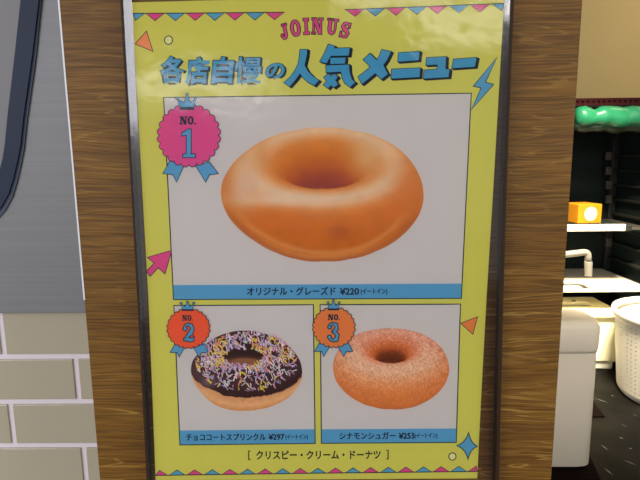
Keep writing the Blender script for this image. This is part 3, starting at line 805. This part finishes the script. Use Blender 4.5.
def blob(x, y, cx, cy, sx, sy): return np.exp(-(((x - cx) / sx) ** 2 + ((y - cy) / sy) ** 2))[..., None]
def lerp(c, rgb, w): return c * (1 - w) + np.array(rgb, float) * w
def c_glazed(phi, th, x, y):
    t = interp_tab(phi, [(-110, (140, 66, 26)), (-60, (148, 72, 28)), (-50, (164, 84, 32)), (-38, (198, 132, 72)), (-28, (184, 106, 44)), (-12, (176, 92, 26)), (12, (180, 94, 24)), (35, (186, 100, 30)), (50, (192, 116, 56)), (62, (198, 152, 116)), (76, (200, 168, 142)), (88, (198, 148, 104)), (102, (190, 118, 60)), (125, (180, 98, 28)), (150, (158, 72, 22)), (175, (134, 54, 30)), (230, (126, 46, 32))])
    far = interp_tab(phi, [(-110, (176, 100, 40)), (40, (184, 116, 60)), (58, (194, 140, 92)), (74, (200, 158, 122)), (90, (200, 162, 128)), (102, (196, 142, 96)), (114, (190, 116, 50)), (132, (184, 102, 22)), (152, (172, 84, 18)), (170, (150, 62, 26)), (186, (130, 48, 34)), (230, (124, 44, 34))])
    w = (1 / (1 + np.exp(-np.sin(np.radians(th)) * 5)))[..., None]
    c = t * (1 - w) + far * w
    n = smooth_noise(x / 9, y / 7, 3)[..., None]; n2 = smooth_noise(x / 3.5, y / 3, 8)[..., None]
    c = c * (0.965 + 0.05 * n + 0.02 * n2)
    c = lerp(c, (192, 164, 150), 0.75 * blob(x, y, 243, 188, 15, 20)); c = lerp(c, (202, 176, 158), 0.75 * blob(x, y, 278, 200, 46, 7))
    c = lerp(c, (192, 148, 112), 0.45 * blob(x, y, 250, 165, 16, 16))
    c = lerp(c, (194, 158, 122), 0.65 * blob(x, y, 366, 156, 17, 20))
    c = lerp(c, (186, 104, 50), 0.55 * blob(x, y, 408, 182, 16, 32))
    c = lerp(c, (150, 70, 34), 0.55 * blob(x, y, 340, 232, 12, 9))
    c = lerp(c, (188, 118, 62), 0.5 * blob(x, y, 262, 152, 12, 18))
    front = np.clip((y - 205) / 25, 0, 1)[..., None]
    c = lerp(c, (152, 78, 40), 0.65 * front * np.clip((SS - 0.925) / 0.03, 0, 1))
    c = lerp(c, (192, 128, 74), 0.62 * front * np.exp(-((SS - 0.865 - 0.010 * np.sin(x / 17.0)[..., None]) / 0.036) ** 2))
    c = c * np.array([0.965, 0.985, 0.95])
    return c
o1_ = cr(200, 110, 2.6667, [(55, 220), (60, 188), (90, 140), (130, 105), (190, 72), (260, 54), (330, 48), (410, 56), (480, 75), (535, 108), (572, 150), (591, 190), (597, 235), (587, 275), (562, 312), (520, 350), (470, 376), (400, 397), (330, 403), (260, 398), (205, 381), (150, 352), (105, 318), (76, 285), (60, 250)])
doughnut('doughnut_picture', P1, o1_, (322.3, 194.3), 66, 35.5, 36, math.radians(28), c_glazed, 'printed glazed ring doughnut')

def c_choc(phi, th, x, y):
    dough = interp_tab(phi, [(-110, (150, 92, 44)), (-50, (180, 124, 74)), (-25, (196, 148, 104)), (-8, (186, 134, 90)), (200, (150, 100, 66)), (230, (160, 112, 74))])
    choc = interp_tab(phi, [(-20, (34, 16, 20)), (10, (48, 24, 28)), (30, (60, 34, 40)), (50, (54, 30, 34)), (90, (62, 38, 38)), (140, (42, 20, 22)), (200, (38, 18, 18))])
    n = smooth_noise(x / 4, y / 4, 5) * 6
    wch = ((phi > -6 + n) & (phi < 196 + n))[..., None]
    c = np.where(wch, choc, dough)
    c = lerp(c, (126, 80, 50), 0.95 * np.clip(2.2 * blob(x, y, 244, 362, 14, 3.6), 0, 1))
    c = lerp(c, (126, 102, 110), 0.6 * blob(x, y, 208, 382, 9, 6) * wch)
    c = lerp(c, (92, 66, 76), 0.5 * blob(x, y, 196, 372, 6, 10) * wch)
    c = c * (0.96 + 0.07 * smooth_noise(x / 3, y / 3, 6)[..., None])
    return c
o2_ = cr(180, 320, 4.8, [(52, 235), (60, 195), (90, 160), (120, 120), (165, 88), (230, 62), (310, 52), (390, 62), (450, 82), (510, 115), (550, 155), (578, 200), (587, 245), (583, 290), (560, 330), (520, 372), (460, 405), (380, 428), (310, 435), (230, 428), (160, 402), (105, 350), (72, 310), (56, 270)])
doughnut('doughnut_picture', P2, o2_, (246.6, 369.5), 37.5, 18.2, 23.5, math.radians(28), c_choc, 'printed chocolate coated doughnut', na=180, ns=56)
random.seed(11)
spr = MB(); cols = [(208, 178, 62), (212, 186, 80), (190, 132, 152), (202, 154, 170), (164, 142, 178), (152, 150, 190), (198, 184, 194), (204, 196, 198), (164, 170, 158), (196, 118, 104), (178, 138, 176), (190, 168, 192), (186, 176, 186), (140, 120, 140)]
cvs = []; cnt = 0
while cnt < 900:
    a_ = random.uniform(0, 2 * math.pi); q_ = random.uniform(0, 1)
    # ring between the hole and the outer limit of the topping
    ix, iy = 243.6 + 20.5 * math.cos(a_), 356.8 + 8.2 * math.sin(a_)
    ox_, oy_ = 246.5 + 50.5 * math.cos(a_), (361.5 + (30.0 if math.sin(a_) < 0 else 30.0) * math.sin(a_))
    q_ = q_ ** (0.85 if math.sin(a_) < 0.2 else 1.25)
    x, y = ix + (ox_ - ix) * q_, iy + (oy_ - iy) * q_
    if math.hypot(x - 188.4, y - 328.4) < 22: continue
    ln = random.uniform(1.2, 3.1); an = random.uniform(0, math.pi) if random.random() < .5 else random.gauss(1.2, .5)
    dx, dy = math.cos(an) * ln, math.sin(an) * ln
    poly = stroke([(x - dx, y - dy), (x - dx * .8, y - dy * .8), (x + dx * .8, y + dy * .8), (x + dx, y + dy)], [0.5, 1.05, 1.05, 0.5])
    zone = smooth_noise(np.array(x / 11), np.array(y / 11), 21)
    cand = cols[:2] + [cols[9]] if zone > .64 and random.random() < .65 else (cols if random.random() < .6 else cols[2:])
    c = random.choice(cand); f = random.uniform(.82, 1.06)
    l = [min(.98, v_ / K) for v_ in lin([k * f for k in c])]
    ly = 5 + cnt * 0.004
    spr.add([Pt(u, v, ly) for u, v in poly], [list(range(len(poly)))])
    cvs += [l + [1]] * len(poly); cnt += 1
spr.c = cvs
spr.build('sprinkles_print', M_print, P2, label='printed pastel sugar sprinkles')

def c_sugar(phi, th, x, y):
    t = interp_tab(phi, [(-110, (132, 72, 36)), (-60, (158, 88, 46)), (-25, (178, 100, 48)), (10, (184, 110, 60)), (40, (192, 134, 92)), (65, (198, 156, 126)), (90, (198, 154, 126)), (115, (190, 124, 90)), (128, (180, 98, 54)), (140, (160, 78, 34)), (150, (110, 48, 18)), (165, (84, 34, 14)), (230, (80, 30, 12))])
    far = interp_tab(phi, [(-110, (178, 104, 76)), (60, (186, 124, 98)), (90, (192, 140, 116)), (115, (186, 116, 86)), (130, (178, 98, 52)), (141, (156, 76, 34)), (151, (106, 46, 18)), (165, (82, 33, 14)), (230, (80, 30, 12))])
    w = (1 / (1 + np.exp(-np.sin(np.radians(th)) * 5)))[..., None]
    c = t * (1 - w) + far * w
    g = smooth_noise(x * 1.3, y * 1.3, 14)[..., None]; g2 = smooth_noise(x / 6, y / 5, 15)[..., None]
    amp = np.clip((phi + 40) / 90, 0.15, 1)[..., None] * np.clip((170 - phi) / 60, 0.1, 1)[..., None]
    c = c * (0.97 + 0.05 * g2) + (g - 0.5) * 58 * amp
    c = lerp(c, (192, 116, 50), 0.35 * blob(x, y, 395, 393, 22, 8))
    return c
o3_ = cr(300, 270, 3.2, [(105, 310), (112, 275), (135, 238), (180, 208), (240, 192), (300, 188), (360, 196), (415, 218), (455, 252), (474, 290), (478, 325), (466, 362), (440, 395), (395, 425), (340, 443), (290, 445), (235, 438), (185, 420), (145, 392), (115, 355)])
doughnut('doughnut_picture', P3, o3_, (391.0, 369.3), 34.4, 23.9, 22.6, math.radians(30), c_sugar, 'printed cinnamon sugar doughnut', na=200, ns=70)

# rank badges
def badge(cx, cy, r0x, r0y, m_, crown, no_box, num, nb, ribbons, layer=8, what=''):
    p = bpy.data.objects.new('rank_badge', None); COL.objects.link(p); p.parent = poster; p.empty_display_size = 0.01
    p.location = at(cx, cy, 0) - wloc(poster); p['label'] = what
    a = Art()
    for rb_ in ribbons: a.lined(rb_, layer, 0, 1, 0.45)
    a.build('ribbon_tails', [I_blue, I_navy], p)
    sc = []
    nl = 24
    for i in range(nl * 8):
        t = i / (nl * 8) * 2 * math.pi
        k = 1 - 0.082 * (1 - abs(math.sin(t * nl / 2))) ** 1.3
        sc.append((cx + r0x * k * math.cos(t), cy + r0y * k * math.sin(t)))
    Art().lined(sc, layer + 2, 0, 1, 0.4).build('rosette', [m_, I_navy], p)
    (bx0, by), (bx1, _), tips = crown[0], crown[1], crown[2]
    hh = by - tips[1][1]
    cw = bx1 - bx0
    pts = [(bx0, by), (tips[0][0] + 0.5, tips[0][1] + 1), (bx0 + cw * .26, by - hh * .46), tips[1], (bx1 - cw * .26, by - hh * .46), (tips[2][0] - 0.5, tips[2][1] + 1), (bx1, by)]
    a = Art().lined(pts, layer + 4, 0, 1, 0.35)
    a.poly([(bx0, by), (bx1, by), (bx1 + .2, by - hh * .17), (bx0 - .2, by - hh * .17)], layer + 6, 1)
    for tx, ty in tips: a.lined(ell(tx, ty, .1 * cw, .1 * cw, 12), layer + 4, 0, 1, 0.3)
    a.build('crown', [I_blue, I_navy], p)
    a = Art(); nx0, nx1, ny0, ny1 = no_box; nw = nx1 - nx0
    for ch, f0, f1 in (('N', 0.0, 0.46), ('O', 0.50, 0.84)):
        for pc in letter(ch): a.poly(inflate([(nx0 + nw * (f0 + (f1 - f0) * x), ny1 + (ny0 - ny1) * y) for x, y in pc], 0.14 * nw / 12), layer + 4, 0)
    a.poly(ell(nx0 + nw * .94, ny1 - nw * .05, nw * .055, nw * .06, 10), layer + 4, 0)
    a.build('number_word', [I_navy], p)
    x0, x1, y0, y1 = nb
    T = lambda pl: [(x0 + (x1 - x0) * x, y1 + (y0 - y1) * y) for x, y in pl]
    R = lambda a_, b_, c, d: [(a_, b_), (c, b_), (c, d), (a_, d)]
    if num == 1: sh = [[(.34, .08), (.70, .08), (.70, 1), (.46, 1), (.0, .86), (.0, .76), (.34, .78)], R(.08, 0, 1, .13)]
    if num == 2: sh = [stroke([(.12, .72), (.20, .88), (.46, .95), (.74, .86), (.82, .70), (.70, .50), (.42, .32), (.18, .14), (.12, .08)], [.2, .16, .13, .26, .34, .34, .22, .14, .12]), ell(.18, .70, .18, .11, 14), stroke([(.06, .10), (.34, .15), (.66, .08), (.90, .12), (.96, .30)], [.16, .22, .22, .18, .08])]
    if num == 3: sh = [stroke([(.14, .76), (.22, .90), (.46, .95), (.72, .86), (.74, .70), (.60, .57), (.36, .53)], [.2, .14, .12, .26, .30, .2, .1]), stroke([(.36, .54), (.64, .48), (.80, .32), (.74, .14), (.48, .05), (.22, .12), (.12, .26)], [.1, .2, .32, .30, .13, .14, .2]), ell(.18, .76, .17, .09, 14), ell(.16, .24, .17, .10, 14)]
    a = Art()
    for pl in sh: a.poly(inflate(T(pl), 0.55), layer + 4, 1); 
    for pl in sh: a.poly(inflate(T(pl), -0.25), layer + 5, 0)
    a.build('numeral', [I_blue, I_navy], p)
badge(188.9, 135.4, 31.8, 31.8, I_mag, [(180.4, 109.6), (194.0, 109.6), [(176.9, 98.2), (187, 94.6), (195.6, 98.0)]], (179.8, 196, 116.4, 124.4), 1, (181.8, 195.2, 129, 157.6),
      [cr(150, 85, 4.8, [(95, 365), (162, 385), (127, 465), (110, 430), (62, 425)]), cr(150, 85, 4.8, [(220, 388), (285, 370), (327, 425), (285, 430), (267, 465)])], 12, 'magenta rank badge numbered one')
badge(188.4, 328.4, 21.8, 20.3, I_red, [(182.4, 310.6), (192.6, 310.6), [(180.9, 303.2), (187.3, 302.0), (193.6, 303.0)]], (182.2, 193, 315.2, 320.8), 2, (183, 194.4, 323.4, 341.6),
      [cr(160, 295, 6.4, [(98, 310), (158, 333), (122, 397), (110, 368), (65, 368)]), cr(160, 295, 6.4, [(215, 338), (285, 312), (308, 365), (265, 370), (250, 397)])], 12, 'vermilion rank badge numbered two')
badge(333.9, 327.3, 21.5, 20.6, I_orange, [(328.3, 310), (338.6, 310), [(328.0, 302.6), (333.4, 300.8), (339.3, 302.6)]], (328, 340, 314.5, 320), 3, (327.5, 339.8, 322.6, 341.6),
      [cr(310, 300, 8, [(75, 342), (155, 375), (110, 452), (95, 412), (40, 410)]), cr(310, 300, 8, [(225, 375), (305, 340), (340, 410), (290, 412), (270, 452)])], 12, 'orange rank badge numbered three')
bpy.data.objects.remove(_fo, do_unlink=True)

# ------------------------------------------------------------------ clear sleeve round the poster
def film_mat(name, tint, rough, ior, bump, scale):
    m = bpy.data.materials.new(name); N, L = nodes(m)
    N.remove(N['Principled BSDF']); out = N['Material Output']
    tr_ = N.new('ShaderNodeBsdfTransparent'); tr_.inputs['Color'].default_value = tint
    gl = N.new('ShaderNodeBsdfGlossy'); gl.inputs['Roughness'].default_value = rough
    fr = N.new('ShaderNodeFresnel'); fr.inputs['IOR'].default_value = ior
    mx = N.new('ShaderNodeMixShader')
    tc = N.new('ShaderNodeTexCoord'); nz = N.new('ShaderNodeTexNoise'); nz.inputs['Scale'].default_value = scale; nz.inputs['Detail'].default_value = 3
    L.new(tc.outputs['Object'], nz.inputs['Vector'])
    bp = N.new('ShaderNodeBump'); bp.inputs['Strength'].default_value = bump; bp.inputs['Distance'].default_value = 0.004
    L.new(nz.outputs['Fac'], bp.inputs['Height'])
    L.new(bp.outputs['Normal'], gl.inputs['Normal']); L.new(bp.outputs['Normal'], fr.inputs['Normal'])
    L.new(fr.outputs['Fac'], mx.inputs['Fac']); L.new(tr_.outputs['BSDF'], mx.inputs[1]); L.new(gl.outputs['BSDF'], mx.inputs[2])
    L.new(mx.outputs['Shader'], out.inputs['Surface'])
    return m
M_film = film_mat('clear_film', (0.98, 0.98, 0.985, 1), 0.11, 1.34, 0.13, 34)
M_side = film_mat('clear_film_border', (0.95, 0.91, 0.87, 1), 0.12, 1.75, 0.05, 60)
M_side2 = film_mat('clear_film_border_right', (0.95, 0.91, 0.86, 1), 0.12, 1.5, 0.05, 60)
M_back = film_mat('clear_back_film', (0.95, 0.92, 0.89, 1), 0.3, 1.15, 0.1, 40)
M_shadow_strip = mat('shadow_strip_brown', (58, 40, 26), 0.6, spec=0.2, noise=0.05)
FILM = -0.0018
sl = [(121.2, -14), (127.6, 100), (133.4, 200), (139.0, 300), (144.2, 400), (148.6, 486)]
sr = [(511.6, -14), (507.0, 100), (503.4, 200), (500.4, 300), (498.0, 400), (496.0, 486)]
sleeve = thing('plastic_sleeve', at(320, 486, 0), 'clear glossy plastic sleeve holding the yellow menu on the oak pillar', 'sleeve')
def row(pts_, v):
    for (a_, b_) in zip(pts_, pts_[1:]):
        if a_[1] <= v <= b_[1]:
            f = (v - a_[1]) / (b_[1] - a_[1]); return a_[0] + (b_[0] - a_[0]) * f
    return pts_[0][0] if v < pts_[0][1] else pts_[-1][0]
def grid(cols_, name, m_, parent):
    m = MB(); vs = [-14 + 500 * i / 60 for i in range(61)]; nc = None
    for v in vs:
        c = cols_(v); nc = len(c)
        for u, Y in c: m.v.append(at(u, v, Y))
    for i in range(60):
        for j in range(nc - 1):
            m.f.append([i * nc + j, (i + 1) * nc + j, (i + 1) * nc + j + 1, i * nc + j + 1]); m.m.append(0)
    return m.build(name, m_, parent, smooth=True)
def edge_l(v): return row([(a_[0] - 0.6, a_[1]) for a_ in [(131.6, -20)] + el[1:] + [(155.8, 500)]], v)
def edge_r(v): return row([(a_[0] + 0.6, a_[1]) for a_ in [(505.3, -20)] + er[1:] + [(476.6, 500)]], v)
grid(lambda v: [(edge_l(v) + (edge_r(v) - edge_l(v)) * i / 30, FILM) for i in range(31)], 'front_film', M_film, sleeve)
def prof(s): return FILM + 0.0012 * s + 0.0032 * max(0, (s - 0.92) / 0.08) ** 1.5
grid(lambda v: [(edge_l(v) + (row(sl, v) - edge_l(v)) * s, prof(s)) for s in (1, .98, .96, .94, .92, .88, .5, .2, 0)], 'side_border', M_side, sleeve)
grid(lambda v: [(edge_r(v) + (row(sr, v) - edge_r(v)) * s, prof(s)) for s in (0, .2, .5, .88, .92, .94, .96, .98, 1)], 'side_border', M_side2, sleeve)
grid(lambda v: [(row(sl, v) + (row(sr, v) - row(sl, v)) * i / 10, 0.0034) for i in range(11)], 'back_film', M_back, sleeve)
for side, sgn, wd in ((sl, 1, 1.8), (sr, -1, 3.0)):  # dark strips standing in for the sleeve's shadow on the oak
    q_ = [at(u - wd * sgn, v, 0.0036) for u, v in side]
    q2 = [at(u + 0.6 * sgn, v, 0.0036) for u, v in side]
    MB().prism([Vector((p.x, 0.0036, p.z)) for p in q_ + q2[::-1]], (0, BOARD - 0.0038, 0)).build('shadow_strip', M_shadow_strip, sleeve)
